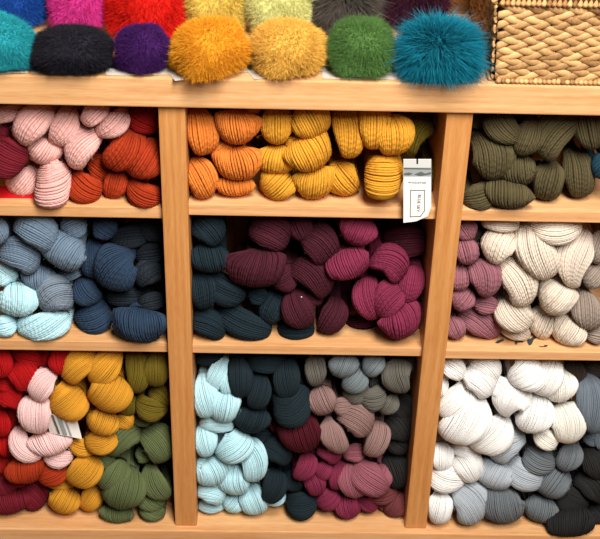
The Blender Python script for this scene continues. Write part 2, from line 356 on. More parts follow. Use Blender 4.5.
def fibre(name, hexcol, vary=0.3, sheen=0.04, bump=420.0):
    """yarn or fur: the thing's own colour, each strand a touch lighter or darker"""
    m, nt, b = new_mat(name)
    at = nd(nt, 'ShaderNodeAttribute', attribute_name='tone')
    tc = nd(nt, 'ShaderNodeTexCoord')
    n = nd(nt, 'ShaderNodeTexNoise', Scale=900.0, Detail=2.0)
    nt.links.new(tc.outputs['Object'], n.inputs['Vector'])
    a = nd(nt, 'ShaderNodeMath', operation='MULTIPLY_ADD')
    nt.links.new(n.outputs['Fac'], a.inputs[0])
    a.inputs[1].default_value = 0.5
    nt.links.new(at.outputs['Fac'], a.inputs[2])
    mr = nd(nt, 'ShaderNodeMapRange')
    mr.inputs['From Min'].default_value = 0.25
    mr.inputs['From Max'].default_value = 1.25
    nt.links.new(a.outputs[0], mr.inputs['Value'])
    mx = nd(nt, 'ShaderNodeMix', data_type='RGBA')
    c = lin(hexcol)
    mx.inputs[6].default_value = tuple(v * (1 - vary) for v in c[:3]) + (1,)
    mx.inputs[7].default_value = tuple(min(0.95, v * (1 + vary * 0.6) + 0.004) for v in c[:3]) + (1,)
    nt.links.new(mr.outputs[0], mx.inputs[0])
    nt.links.new(mx.outputs[2], b.inputs['Base Color'])
    b.inputs['Roughness'].default_value = 0.85
    b.inputs['Specular IOR Level'].default_value = 0.12
    n3 = nd(nt, 'ShaderNodeTexNoise', Scale=bump, Detail=1.0)
    nt.links.new(tc.outputs['Object'], n3.inputs['Vector'])
    bp = nd(nt, 'ShaderNodeBump', Strength=0.7, Distance=0.0012)
    pa = nd(nt, 'ShaderNodeAttribute', attribute_name='ply')
    pm = nd(nt, 'ShaderNodeMath', operation='MULTIPLY')
    nt.links.new(pa.outputs['Fac'], pm.inputs[0])
    pm.inputs[1].default_value = 6.2832
    ps = nd(nt, 'ShaderNodeMath', operation='SINE')
    nt.links.new(pm.outputs[0], ps.inputs[0])
    pq = nd(nt, 'ShaderNodeMath', operation='MULTIPLY_ADD')
    nt.links.new(ps.outputs[0], pq.inputs[0])
    pq.inputs[1].default_value = 0.3
    nt.links.new(n3.outputs['Fac'], pq.inputs[2])
    nt.links.new(pq.outputs[0], bp.inputs['Height'])
    nt.links.new(bp.outputs['Normal'], b.inputs['Normal'])
    b.inputs['Sheen Weight'].default_value = sheen
    b.inputs['Sheen Roughness'].default_value = 0.5
    b.inputs['Sheen Tint'].default_value = tuple(min(1, v * 1.3 + 0.05) for v in c[:3]) + (1,)
    return m


MW = {
    'top': wood('pine_top_board', '#c98e56', '#e8bb88', 0, 0.42),
    'shelf': wood('pine_shelf_board', '#c98b52', '#e7b683', 0, 0.45),
    'post': wood('pine_upright', '#b9753a', '#d69c5e', 2, 0.45),
    'back': wood('pine_back_panel', '#8a5a30', '#a87544', 2, 0.6),
    'wall': wood('brown_wall_boards', '#8a5a2b', '#a8733c', 0, 0.55),
}
YARN = {
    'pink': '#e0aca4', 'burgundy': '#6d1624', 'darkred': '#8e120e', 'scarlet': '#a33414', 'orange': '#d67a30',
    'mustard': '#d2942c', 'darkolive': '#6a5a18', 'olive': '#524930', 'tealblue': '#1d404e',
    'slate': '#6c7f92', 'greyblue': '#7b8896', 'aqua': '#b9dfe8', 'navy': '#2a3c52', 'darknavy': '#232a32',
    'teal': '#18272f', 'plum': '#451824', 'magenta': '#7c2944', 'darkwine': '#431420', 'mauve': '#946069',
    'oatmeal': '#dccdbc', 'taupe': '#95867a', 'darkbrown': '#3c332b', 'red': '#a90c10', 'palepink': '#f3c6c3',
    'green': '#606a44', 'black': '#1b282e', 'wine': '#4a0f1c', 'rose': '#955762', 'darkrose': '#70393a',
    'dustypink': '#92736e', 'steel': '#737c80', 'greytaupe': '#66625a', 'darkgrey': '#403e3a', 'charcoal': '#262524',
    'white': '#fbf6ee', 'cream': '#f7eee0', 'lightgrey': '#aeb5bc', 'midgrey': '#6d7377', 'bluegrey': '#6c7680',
}
YM = {}


def yarn_mat(k):
    if k not in YM:
        YM[k] = fibre(k + '_wool', YARN[k])
    return YM[k]


PAPER = plain('white_paper', '#f2f0ea', 0.75)
INK = plain('grey_ink', '#4b4a48', 0.8)
REDP = plain('red_paper', '#d8141c', 0.6)

# ------------------------------------------------------------------ object helpers


def link(name, mesh, parent=None):
    o = bpy.data.objects.new(name, mesh)
    COL.objects.link(o)
    if parent is not None:
        o.parent = parent
        o.matrix_parent_inverse = Matrix.Translation(-parent.location)
    return o


def empty(name, loc):
    o = bpy.data.objects.new(name, None)
    o.empty_display_size = 0.02
    COL.objects.link(o)
    o.location = loc
    return o


def tag(o, label=None, cat=None, group=None, kind=None):
    for k, v in (('label', label), ('category', cat), ('group', group), ('kind', kind)):
        if v:
            o[k] = v
    return o


def from_arrays(name, verts, quads, tris=None, mat=None, tone=None, smooth=True):
    me = bpy.data.meshes.new(name)
    verts = np.asarray(verts, np.float32)
    quads = np.asarray(quads, np.int32).reshape(-1, 4)
    tris = np.zeros((0, 3), np.int32) if tris is None else np.asarray(tris, np.int32).reshape(-1, 3)
    nq, nt_ = len(quads), len(tris)
    me.vertices.add(len(verts))
    me.vertices.foreach_set('co', verts.ravel())
    li = np.concatenate([quads.ravel(), tris.ravel()])
    me.loops.add(len(li))
    me.loops.foreach_set('vertex_index', li)
    me.polygons.add(nq + nt_)
    st = np.concatenate([np.arange(nq) * 4, nq * 4 + np.arange(nt_) * 3]).astype(np.int32)
    me.polygons.foreach_set('loop_start', st)
    me.polygons.foreach_set('use_smooth', np.full(nq + nt_, smooth))
    if tone is not None:
        a = me.attributes.new('tone', 'FLOAT', 'POINT')
        if isinstance(tone, tuple):
            a2 = me.attributes.new('ply', 'FLOAT', 'POINT')
            a2.data.foreach_set('value', np.asarray(tone[1], np.float32))
            tone = tone[0]
            a = me.attributes['tone']
        a.data.foreach_set('value', np.asarray(tone, np.float32))
    me.update(calc_edges=True)
    me.validate()
    if mat:
        me.materials.append(mat)
    return me


def box(name, lo, hi, mat, parent=None, bevel=0.002, segs=2):
    bm = bmesh.new()
    bmesh.ops.create_cube(bm, size=1.0)
    for v in bm.verts:
        for i in range(3):
            v.co[i] = lo[i] if v.co[i] < 0 else hi[i]
    if bevel:
        bmesh.ops.bevel(bm, geom=list(bm.edges), offset=bevel, segments=segs, affect='EDGES', profile=0.6)
    me = bpy.data.meshes.new(name)
    bm.to_mesh(me)
    bm.free()
    me.materials.append(mat)
    return link(name, me, parent)


def prism(name, pts, depth_vec, mat, parent=None):
    """a flat polygon of 3-D points given a thickness"""
    n = len(pts)
    dv = np.asarray(depth_vec)
    bm = bmesh.new()
    a = [bm.verts.new(Vector(p)) for p in pts]
    c = [bm.verts.new(Vector(np.asarray(p) + dv)) for p in pts]
    bm.faces.new(a)
    bm.faces.new(c[::-1])
    for i in range(n):
        bm.faces.new([a[i], c[i], c[(i + 1) % n], a[(i + 1) % n]])
    bmesh.ops.recalc_face_normals(bm, faces=list(bm.faces))
    me = bpy.data.meshes.new(name)
    bm.to_mesh(me)
    bm.free()
    me.materials.append(mat)
    return link(name, me, parent)


def tube_path(pts, rad, sides=6):
    """verts, quads of one tube along pts (n,3)"""
    pts = np.asarray(pts, float)
    t = np.gradient(pts, axis=0)
    t /= np.linalg.norm(t, axis=1)[:, None] + 1e-9
    ref = np.array([0, 0, 1.0]) if abs(t[0][2]) < 0.8 else np.array([1.0, 0, 0])
    a = np.cross(t, ref)
    a /= np.linalg.norm(a, axis=1)[:, None] + 1e-9
    b = np.cross(t, a)
    th = np.arange(sides) * 2 * np.pi / sides
    rad = np.broadcast_to(rad, (len(pts),))
    v = pts[:, None] + rad[:, None, None] * (np.cos(th)[None, :, None] * a[:, None] + np.sin(th)[None, :, None] * b[:, None])
    return v.reshape(-1, 3), grid_quads(len(pts), sides)


def grid_quads(n, s, off=0):
    i = np.arange(n - 1)[:, None]
    j = np.arange(s)[None, :]
    k = (j + 1) % s
    q = np.stack([i * s + j, i * s + k, (i + 1) * s + k, (i + 1) * s + j], -1)
    return q.reshape(-1, 4) + off


# ------------------------------------------------------------------ the shelf unit
ZT = 0.3305                      # top surface of the top board
ZTB = 0.2845                     # its underside
PL = (-0.2160, -0.1757)          # uprights, x
PR = (0.2095, 0.2492)
XL, XR = -0.565, 0.58
S1 = ((0.1026, 0.0830), (0.1100, 0.0901), (0.1086, 0.0888))     # shelf boards of the three columns: top, underside
S2 = ((-0.1583, -0.1780), (-0.1612, -0.1787), (-0.1650, -0.1825))
ZB = -0.5694
DEPTH = 0.27
unit = empty('shelf_unit', (0.02, DEPTH / 2, ZB - 0.06))
tag(unit, 'pine cubbyhole shelf unit filled with yarn hanks', 'shelf unit')
box('top_board', (XL - 0.03, -0.010, ZTB), (XR + 0.03, DEPTH, ZT), MW['top'], unit, 0.0025)
for x0, x1 in (PL, PR, (XL - 0.04, XL), (XR, XR + 0.04)):
    box('upright', (x0, 0.0, ZB), (x1, DEPTH, ZTB - 0.0005), MW['post'], unit, 0.003)
cols = ((XL, PL[0]), (PL[1], PR[0]), (PR[1], XR))
for S in (S1, S2):
    for (x0, x1), (zt, zb) in zip(cols, S):
        sb = box('shelf_board', (x0 - 0.001, 0.012, zb), (x1 + 0.001, DEPTH, zt), MW['shelf'], unit, 0.0015)
        if S is S2 and x0 == PR[1]:
            marked = sb
box('bottom_board', (XL - 0.04, -0.013, ZB - 0.075), (XR + 0.04, DEPTH, ZB), MW['shelf'], unit, 0.003)
box('back_panel', (XL - 0.04, DEPTH, ZB - 0.075), (XR + 0.04, DEPTH + 0.012, ZT), MW['back'], unit, 0.0)

# the room it stands in
w = box('wall_back', (-2.2, DEPTH + 0.014, ZB - 0.26), (2.2, DEPTH + 0.06, 1.55), MW['wall'], None, 0)
tag(w, kind='structure')
fl = box('floor', (-2.2, -3.2, ZB - 0.30), (2.2, DEPTH + 0.06, ZB - 0.26), wood('oak_floor', '#7d5a3a', '#a07c55', 0), None, 0)
tag(fl, kind='structure')
box('plinth', (XL - 0.02, 0.02, ZB - 0.26), (XR + 0.02, DEPTH, ZB - 0.075), MW['shelf'], unit, 0.002)

# dark marks stuck on the middle shelf of the last column
MARK = plain('dark_green_mark', '#2f3b3a', 0.8)
zs = S2[2][0]
for pts in ([(495, 343), (497, 341), (503, 339), (504, 340.5), (498, 343.5)],
            [(515, 341.5), (519, 340), (523.5, 341), (523, 342.5), (518, 342.6), (516, 345), (514.6, 343.4)],
            [(527, 340), (531, 338.5), (533, 336.6), (537, 336.3), (537, 337.8), (534, 339.4), (531.6, 344.4), (529, 345.6), (527.4, 343)],
            [(538, 346), (543, 346.4), (545, 345), (548, 345.3), (546.5, 347), (541, 347.2)]):
    prism('dark_mark', [at_z(x, y, zs + 0.0002) for x, y in pts], (0, 0, 0.0004), MARK, marked)

# ------------------------------------------------------------------ yarn hanks
PITCH = {'1': 2.75, '2': 2.35, '3': 1.8}


def shelf_z(c, r):
    return {'1': S1[c][0], '2': S2[c][0], '3': ZB}[r]


def cell_box(cub):
    r, c = cub[0], int(cub[1]) - 1
    zc = {'1': ZTB, '2': S1[c][1], '3': S2[c][1]}[r]
    return cols[c][0] + 0.0006, cols[c][1] - 0.0006, shelf_z(c, r) + 0.0006, zc - 0.0006


def parse_fold(s):
    f = s.strip().split(',')
    v = [float(x) for x in f[:5]]
    o = {'b': 0.0, 'd': None, 's': None, 'e': 6.5, 'f': 6.5, 't': rng.uniform(0.6, 1.6) * rng.choice([-1, 1])}
    for x in f[5:]:
        o[x[0]] = float(x[1:])
    o['e'] *= rng.uniform(0.78, 1.0)
    o['f'] *= rng.uniform(0.8, 1.0)
    return v, o


def fold_mesh(cub, spec):
    """one thick fold of a twisted hank: strands wound round a bundle that turns over towards the room and runs back into the cubby"""
    (ax, ay, bx, by, w), o = spec
    row = cub[0]
    c = int(cub[1]) - 1
    x0, x1, z0, z1 = cell_box(cub)
    nx, ny = -(by - ay), bx - ax
    ln = math.hypot(nx, ny) + 1e-9
    nx, ny = nx / ln, ny / ln
    low = max(ay, by, (ay + by) / 2 + abs(ny) * w / 2 * 0.9)
    if o['d'] is not None:
        d = o['d'] / 100.0
    else:
        d = float(np.clip(at_z(300 if False else (ax + bx) / 2, low, shelf_z(c, row))[1], 0.002, 0.07))
    mx, my = (ax + bx) / 2, (ay + by) / 2
    Cc = at_y(mx, my, d)
    depth = (M.T @ (Cc - CAM))[2]
    s = depth / FPX                                   # metres per pixel there
    U = M[:, 0]
    V = M[:, 1]
    q = CAM - Cc
    q /= np.linalg.norm(q)
    W_ = w * s * 1.05
    T = W_ * 0.62
    L = ln * s
    T = min(T, L * 0.75)
    Aw = Cc + ((ax - mx) * U + (ay - my) * V) * s
    Bw = Cc + ((bx - mx) * U + (by - my) * V) * s
    ab = (Bw - Aw) / (np.linalg.norm(Bw - Aw) + 1e-9)
    wid = nx * U + ny * V
    e0, e1 = o['e'] / 10, o['f'] / 10
    Aw = Aw + ab * T * 0.5 * e0
    Bw = Bw - ab * T * 0.5 * e1
    Lc = np.linalg.norm(Bw - Aw)
    h = min(max(0.42 * Lc, 0.3 * W_), 0.022)
    # centre line
    na = 26
    al = np.linspace(0, np.pi, na)
    sfrac = (1 - np.cos(al)) / 2
    arc = Aw[None] + (Bw - Aw)[None] * sfrac[:, None] + q[None] * (h * np.sin(al) ** 0.9 - h * 0.55)[:, None] \
        + wid[None] * (o['b'] * s * 1.0 * 4 * sfrac * (1 - sfrac))[:, None]
    tl = 0.11
    back = np.array([0, 1.0, 0]) * 0.97 - q * 0.25
    back /= np.linalg.norm(back)
    k = np.array([0.95, 0.6, 0.32, 0.12])
    mid_pull = (Cc - Aw) * 0.0
    tailA = arc[0][None] + (k[:, None] * tl) * back[None]
    tailB = arc[-1][None] + (k[::-1][:, None] * tl) * back[None]
    P = np.concatenate([tailA, arc, tailB])
    n = len(P)
    u = np.concatenate([np.zeros(4), sfrac, np.ones(4)])
    up = np.concatenate([-k * 0.5, np.linspace(0, 1, na), 1 + k[::-1] * 0.5])
    # width profile: pinched at both ends
    def ramp(e, x):
        p = 0.75 if e >= 0.6 else 0.75 + (0.6 - e) * 2.2
        return e + (1 - e) * np.sin(np.pi / 2 * np.clip(x, 0, 1)) ** p

    pk = float(np.clip(0.5 + (e1 - e0) * -0.25 + rng.uniform(-0.06, 0.06), 0.3, 0.72))
    pk = 1 - pk if e0 > e1 + 0.15 and pk > 0.5 else pk
    if e0 < 0.55:
        pk = 0.62
    prof = np.where(u < pk, ramp(e0, u / pk), ramp(e1, (1 - u) / (1 - pk)))
    l1, l2, l3 = rng.uniform(0, 6.28, 3)
    prof[:4] = e0 * 0.92
    prof[-4:] = e1 * 0.92
    Tn = np.gradient(P, axis=0)
    Tn /= np.linalg.norm(Tn, axis=1)[:, None] + 1e-9
    # side direction follows the bend
    Wd = wid[None] - Tn * (Tn @ wid)[:, None]
    Wd /= np.linalg.norm(Wd, axis=1)[:, None] + 1e-9
    Nd = np.cross(Tn, Wd)
    if (Nd[n // 2] @ q) < 0:
        Nd = -Nd
    pitch = PITCH[row] * s * rng.uniform(0.92, 1.1)
    ns = int(np.clip(1.18 * np.pi * (W_ + T) / 2 / pitch, 10, 110))
    r0 = pitch * 0.49
    ph0 = rng.uniform(0, 6.28)
    tw = o['t']
    vs, qs, tn, pl = [], [], [], []
    off = 0
    splay = o['s'] * s if o['s'] is not None else (0.17 * W_ if e0 < 0.5 else 0.03 * W_)
    alen = np.concatenate([[0], np.cumsum(np.linalg.norm(np.diff(P, axis=0), axis=1))]) / (pitch * 1.5)

    def section(phi, rad):
        return P + (Wd * (np.cos(phi) * W_ / 2 * rad)[:, None] + Nd * (np.sin(phi) * T / 2 * rad)[:, None])

    sides = 5
    th = np.arange(sides) * 2 * np.pi / sides
    hank_tone = rng.uniform(0.42, 0.58)
    for j in range(ns):
        f0 = ph0 + 2 * np.pi * (j + rng.uniform(-0.14, 0.14)) / ns
        phi = f0 + tw * (up - 0.5) * 0.8 + 0.07 * np.sin(up * 5 + l1) + rng.uniform(-0.6, 0.6) / ns * np.sin(up * rng.uniform(2, 8) + rng.uniform(0, 6))
        if np.sin(f0 - 0.0) < -0.8:
            continue
        rad = prof * (1 - r0 / (T / 2) * 0.5 + rng.uniform(-0.012, 0.012) + 0.018 * np.sin(up * rng.uniform(3, 9) + rng.uniform(0, 6))
                      + 0.05 * np.sin(2 * f0 + l2 + 2 * up) + 0.03 * np.sin(3 * f0 + l3 - 3 * up))
        S = section(phi, rad) - ab[None] * (splay * np.cos(phi) ** 2 * prof * np.sin(np.pi * u) ** 0.5)[:, None]
        ra = Wd * np.cos(phi)[:, None] + Nd * np.sin(phi)[:, None]
        rb = Wd * -np.sin(phi)[:, None] + Nd * np.cos(phi)[:, None]
        rr = (r0 * np.clip(0.45 + 0.6 * prof, 0.6, 1.05))[:, None, None]
        v = S[:, None] + rr * (np.cos(th)[None, :, None] * ra[:, None] + np.sin(th)[None, :, None] * rb[:, None])
        vs.append(v.reshape(-1, 3))
        qs.append(grid_quads(n, sides, off))
        off += n * sides
        pl.append(np.repeat(alen * rng.uniform(0.9, 1.1) + rng.uniform(0, 1), sides) * (row != '3'))
        tn.append(np.full(n * sides, np.clip(hank_tone + rng.normal(0, 0.14 if row != '3' else 0.1), 0, 1)))
    # a halo of fine loose fibres
    nh = int(26 + 1.6 * w)
    fi = rng.uniform(0.12, 0.88, nh)
    ff = rng.uniform(-0.3, np.pi + 0.3, nh)
    ii = (4 + fi * (na - 1)).astype(int)
    pr = prof[ii][:, None]
    rd = Wd[ii] * np.cos(ff)[:, None] + Nd[ii] * np.sin(ff)[:, None]
    st = P[ii] + (Wd[ii] * (np.cos(ff) * W_ / 2)[:, None] + Nd[ii] * (np.sin(ff) * T / 2)[:, None]) * pr * 0.98
    dr = rd * rng.uniform(0.2, 0.9, (nh, 1)) + Tn[ii] * rng.normal(0, 0.8, (nh, 1)) + rng.normal(0, 0.3, (nh, 3))
    en = st + dr * rng.uniform(0.002, 0.0048, (nh, 1))
    sd_ = np.cross(dr, rng.normal(size=(nh, 3)))
    sd_ /= np.linalg.norm(sd_, axis=1)[:, None] + 1e-9
    hw = 0.00011
    hv = np.stack([st - sd_ * hw, st + sd_ * hw, en + sd_ * hw * 0.6, en - sd_ * hw * 0.6], 1).reshape(-1, 3)
    vs.append(hv)
    qs.append(np.arange(nh * 4).reshape(-1, 4) + off)
    off += nh * 4
    pl.append(np.zeros(nh * 4))
    tn.append(np.full(nh * 4, 0.7))
    # the body underneath the strands, toned darker as shade in the grooves
    cs = 24
    ring = [section(np.full(n, a), prof * 0.885) - ab[None] * (splay * np.cos(a) ** 2 * prof * np.sin(np.pi * u) ** 0.5)[:, None] for a in np.arange(cs) * 2 * np.pi / cs]
    v = np.stack(ring, 1)
    vs.append(v.reshape(-1, 3))
    qs.append(grid_quads(n, cs, off))
    capa = off + np.arange(cs)
    off += n * cs
    tn.append(np.full(n * cs, 0.3))
    pl.append(np.zeros(n * cs))
    vs = np.concatenate(vs)
    # yarn squashes against the boards round it
    vs[:, 0] = np.clip(vs[:, 0], x0, x1)
    vs[:, 2] = np.clip(vs[:, 2], z0, z1)
    vs[:, 1] = np.minimum(vs[:, 1], DEPTH - 0.002)
    return vs, np.concatenate(qs), (np.concatenate(tn), np.concatenate(pl)), Cc


COLNAME = {'pink': 'pale pink', 'palepink': 'pale pink', 'darkred': 'dark red', 'darkolive': 'olive', 'olive': 'olive-brown',
           'tealblue': 'deep blue', 'slate': 'slate blue', 'greyblue': 'grey-blue', 'aqua': 'pale aqua', 'darknavy': 'dark navy',
           'teal': 'dark teal', 'darkwine': 'dark wine', 'darkbrown': 'dark brown', 'green': 'moss green', 'black': 'black-teal',
           'wine': 'wine red', 'rose': 'dusty rose', 'darkrose': 'brownish rose', 'dustypink': 'taupe-pink', 'steel': 'steel grey',
           'greytaupe': 'grey-taupe', 'darkgrey': 'dark grey', 'lightgrey': 'light grey', 'midgrey': 'mid grey', 'bluegrey': 'blue-grey'}
tagged = banded = speck_wine = speck_plum = None
for line in HANKS.strip().split('\n'):
    cub, colr, label, folds = line.split('|')
    if len(label.split()) + len(CUBBY[cub].split()) <= 16:
        label = label + ', ' + CUBBY[cub]
    grp = COLNAME.get(colr, colr) + ' hanks in the ' + CUBBY[cub]
    parts = [fold_mesh(cub, parse_fold(s)) for s in folds.split(';')]
    cen = parts[0][3]
    allv = np.concatenate([p[0] for p in parts])
    base = (float(cen[0]), float(cen[1] + 0.02), float(allv[:, 2].min()))
    if len(parts) == 1:
        v, q, t, _ = parts[0]
        o = link('yarn_hank', from_arrays('yarn_hank', v - np.array(base), q, None, yarn_mat(colr), t))
        o.location = base
    else:
        o = empty('yarn_hank', base)
        for v, q, t, _ in parts:
            me = from_arrays('twisted_fold', v - np.array(base), q, None, yarn_mat(colr), t)
            ch = bpy.data.objects.new('twisted_fold', me)
            COL.objects.link(ch)
            ch.parent = o
    tag(o, label, 'yarn hank', grp)
    if 'paper tag' in label and 'carrying' in label:
        tagged = o
    if 'white label band' in label and colr == 'palepink':
        banded = o
    if 'fleck' in label:
        if colr == 'wine':
            speck_wine = o
        else:
            speck_plum = o
bpy.context.view_layer.update()


# ------------------------------------------------------------------ lettering, paper tag and band
def text_mesh(body, size):
    cu = bpy.data.curves.new('lettering', 'FONT')
    cu.body = body
    cu.size = size
    cu.extrude = 0.00006
    cu.offset = 0.00012
    cu.align_x = 'CENTER'
    cu.align_y = 'CENTER'
    cu.space_character = 1.15
    cu.resolution_u = 3
    tmp = bpy.data.objects.new('tmp_text', cu)
    COL.objects.link(tmp)
    dg = bpy.context.evaluated_depsgraph_get()
    me = bpy.data.meshes.new_from_object(tmp.evaluated_get(dg))
    bpy.data.objects.remove(tmp)
    bpy.data.curves.remove(cu)
    return me


YT = -0.004            # the tag hangs just in front of the shelf edge
tl_, tr_ = at_y(403.5, 159, YT), at_y(431.3, 159, YT)
sx = (tr_ - tl_)[0] / 27.8


def tp(px, py, dy=0.0):
    return at_y(px, py, YT + dy)


tagp = prism('paper_tag', [tp(403.5, 159.2), tp(431.2, 159.2), tp(431.2, 206.5), tp(428, 216), tp(416, 221.3), tp(403.4, 222.8)],
             (0, 0.0005, 0), PAPER, tagged)
GREY = plain('landscape_grey', '#9aa0a0', 0.8)
DKG = plain('landscape_dark', '#5d615f', 0.8)
LTG = plain('landscape_pale', '#cfd0cb', 0.8)
prism('printed_band', [tp(403.7, 159.6, -.0001), tp(431.0, 159.6, -.0001), tp(431, 167.6, -.0001), tp(403.7, 167.6, -.0001)], (0, -0.00004, 0), LTG, tagp)
prism('printed_landscape', [tp(403.7, 167.6, -.0001), tp(431.0, 167.6, -.0001), tp(431, 176.6, -.0001), tp(403.7, 176.6, -.0001)], (0, -0.00004, 0), GREY, tagp)
for hill in ([(403.7, 167.6), (431, 168.4), (431, 169.6), (403.7, 169.2)],
             [(414, 174.6), (421, 171.6), (425, 173.6), (431, 172), (431, 174.4), (420, 176.2)],
             [(403.7, 173.6), (409, 172.4), (413, 173.8), (409, 175.4), (403.7, 175)]):
    prism('printed_hill', [tp(x, y, -.0002) for x, y in hill], (0, -0.00004, 0), DKG, tagp)
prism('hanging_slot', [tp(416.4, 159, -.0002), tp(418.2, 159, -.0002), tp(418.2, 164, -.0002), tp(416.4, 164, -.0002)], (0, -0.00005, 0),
      plain('slot_shadow', '#2a2418', 0.9), tagp)  # dark patch on the paper stands in for the shaded hole


def stroke(name, pts, wpx, parent, mat):
    for (xa, ya), (xb, yb) in zip(pts[:-1], pts[1:]):
        dx, dy = xb - xa, yb - ya
        l = math.hypot(dx, dy)
        ux, uy = dx / l * wpx / 2, dy / l * wpx / 2
        prism(name, [tp(xa - ux - uy, ya - uy + ux, -.0002), tp(xb + ux - uy, yb + uy + ux, -.0002),
                     tp(xb + ux + uy, yb + uy - ux, -.0002), tp(xa - ux + uy, ya - uy - ux, -.0002)], (0, -0.00005, 0), mat, parent)


stroke('printed_border', [(410.6, 190.3), (424.6, 190.3), (424.6, 210.5), (420.5, 216.3), (410.2, 216.8), (410.6, 190.3)], 0.75, tagp, INK)
for body, cxp, cyp, size, rot in (('WOOLSTOK', 417.2, 182.8, 0.0044, 0.0), ('BLUE SKY', 418.6, 203.2, 0.0064, -math.pi / 2)):
    me = text_mesh(body, size)
    me.materials.append(INK)
    o = bpy.data.objects.new('lettering', me)
    COL.objects.link(o)
    o.parent = tagp
    p = tp(cxp, cyp, -.00025)
    mw = Matrix.Translation(Vector(p)) @ Matrix.Rotation(math.pi / 2, 4, 'X') @ Matrix.Rotation(rot, 4, 'Z')
    o.matrix_parent_inverse = tagp.matrix_parent_inverse.copy() if False else Matrix.Identity(4)
    bpy.context.view_layer.update()
    o.matrix_world = mw

# white label band round the pale pink hank
yb_ = 0.016


def bp_(px, py, y=yb_):
    return at_y(px, py, y)


nb = 9
rowsv = []
for i in range(nb):
    f = i / (nb - 1)
    top = np.array([44 + f * 33, 412 + f * 8])
    bot = np.array([50 + f * 32, 433 + f * 6])
    yy = yb_ + 0.010 * (2 * f - 1) ** 2 - 0.004
    rowsv.append([bp_(*(top * (1 - g) + bot * g), yy) for g in (0, 1 / 3, 2 / 3, 1)])
fv = np.array(rowsv)
bv = fv + np.array([0, 0.0006, 0])
bm = bmesh.new()
F = [[bm.verts.new(Vector(p)) for p in r] for r in fv]
B = [[bm.verts.new(Vector(p)) for p in r] for r in bv]
for i in range(nb - 1):
    for j in range(3):
        bm.faces.new([F[i][j], F[i + 1][j], F[i + 1][j + 1], F[i][j + 1]])
        bm.faces.new([B[i][j], B[i][j + 1], B[i + 1][j + 1], B[i + 1][j]])
bmesh.ops.recalc_face_normals(bm, faces=list(bm.faces))
me = bpy.data.meshes.new('paper_band')
bm.to_mesh(me)
bm.free()
me.materials.append(PAPER)
band = link('paper_band', me, banded)
for fa, fb, m_ in ((0.2, 0.27, DKG), (0.36, 0.5, GREY), (0.58, 0.64, GREY)):
    pts = []
    for f, g in ((fa, 0.05), (fb, 0.05), (fb + 0.06, 0.95), (fa + 0.06, 0.95)):
        top = np.array([44 + f * 33, 412 + f * 8])
        bot = np.array([50 + f * 32, 433 + f * 6])
        yy = yb_ + 0.010 * (2 * f - 1) ** 2 - 0.0055
        pts.append(bp_(*(top * (1 - g) + bot * g), yy))
    prism('printed_stripe', pts, (0, -0.0001, 0), m_, band)

# tiny white flecks
FL = plain('white_fleck', '#f4efe4', 0.8)
for root, (px, py, y) in ((speck_plum, (301.5, 297, 0.014)), (speck_wine, (296.8, 434.5, 0.008))):
    if root:
        p = at_y(px, py, y)
        bm = bmesh.new()
        bmesh.ops.create_icosphere(bm, subdivisions=1, radius=0.0011, matrix=Matrix.Translation(Vector(p)))
        me = bpy.data.meshes.new('white_fleck')
        bm.to_mesh(me)
        bm.free()
        me.materials.append(FL)
        link('white_fleck', me, root)

# red paper lying on the first shelf
zr = S1[0][0]
rp_ = prism('paper_slip', [at_z(-20, 198, zr + .0003), at_z(42, 198.5, zr + .0003), at_z(43, 189, zr + .0003), at_z(-18, 185, zr + .0003)], (0, 0, 0.0006), REDP)
tag(rp_, 'bright red paper slip lying under the pale pink hanks on the shelf board', 'paper')

# ------------------------------------------------------------------ fur pompoms


def dome(d):
    # a dome that spreads where it sits
    d = d.copy()
    rxy = np.linalg.norm(d[:, :2], axis=1)
    low = d[:, 2] < 0.15
    grow = np.where(low, np.maximum(rxy, 1e-3) ** -0.72, 1.0)
    grow = np.where(low, 1 + (grow - 1) * np.clip((0.15 - d[:, 2]) / 0.3, 0, 1), 1.0)
    d[:, 0] *= grow
    d[:, 1] *= grow
    top = d[:, 2] > 0
    d[top, :2] *= (1 - 0.06 * d[top, 2:3])
    return d


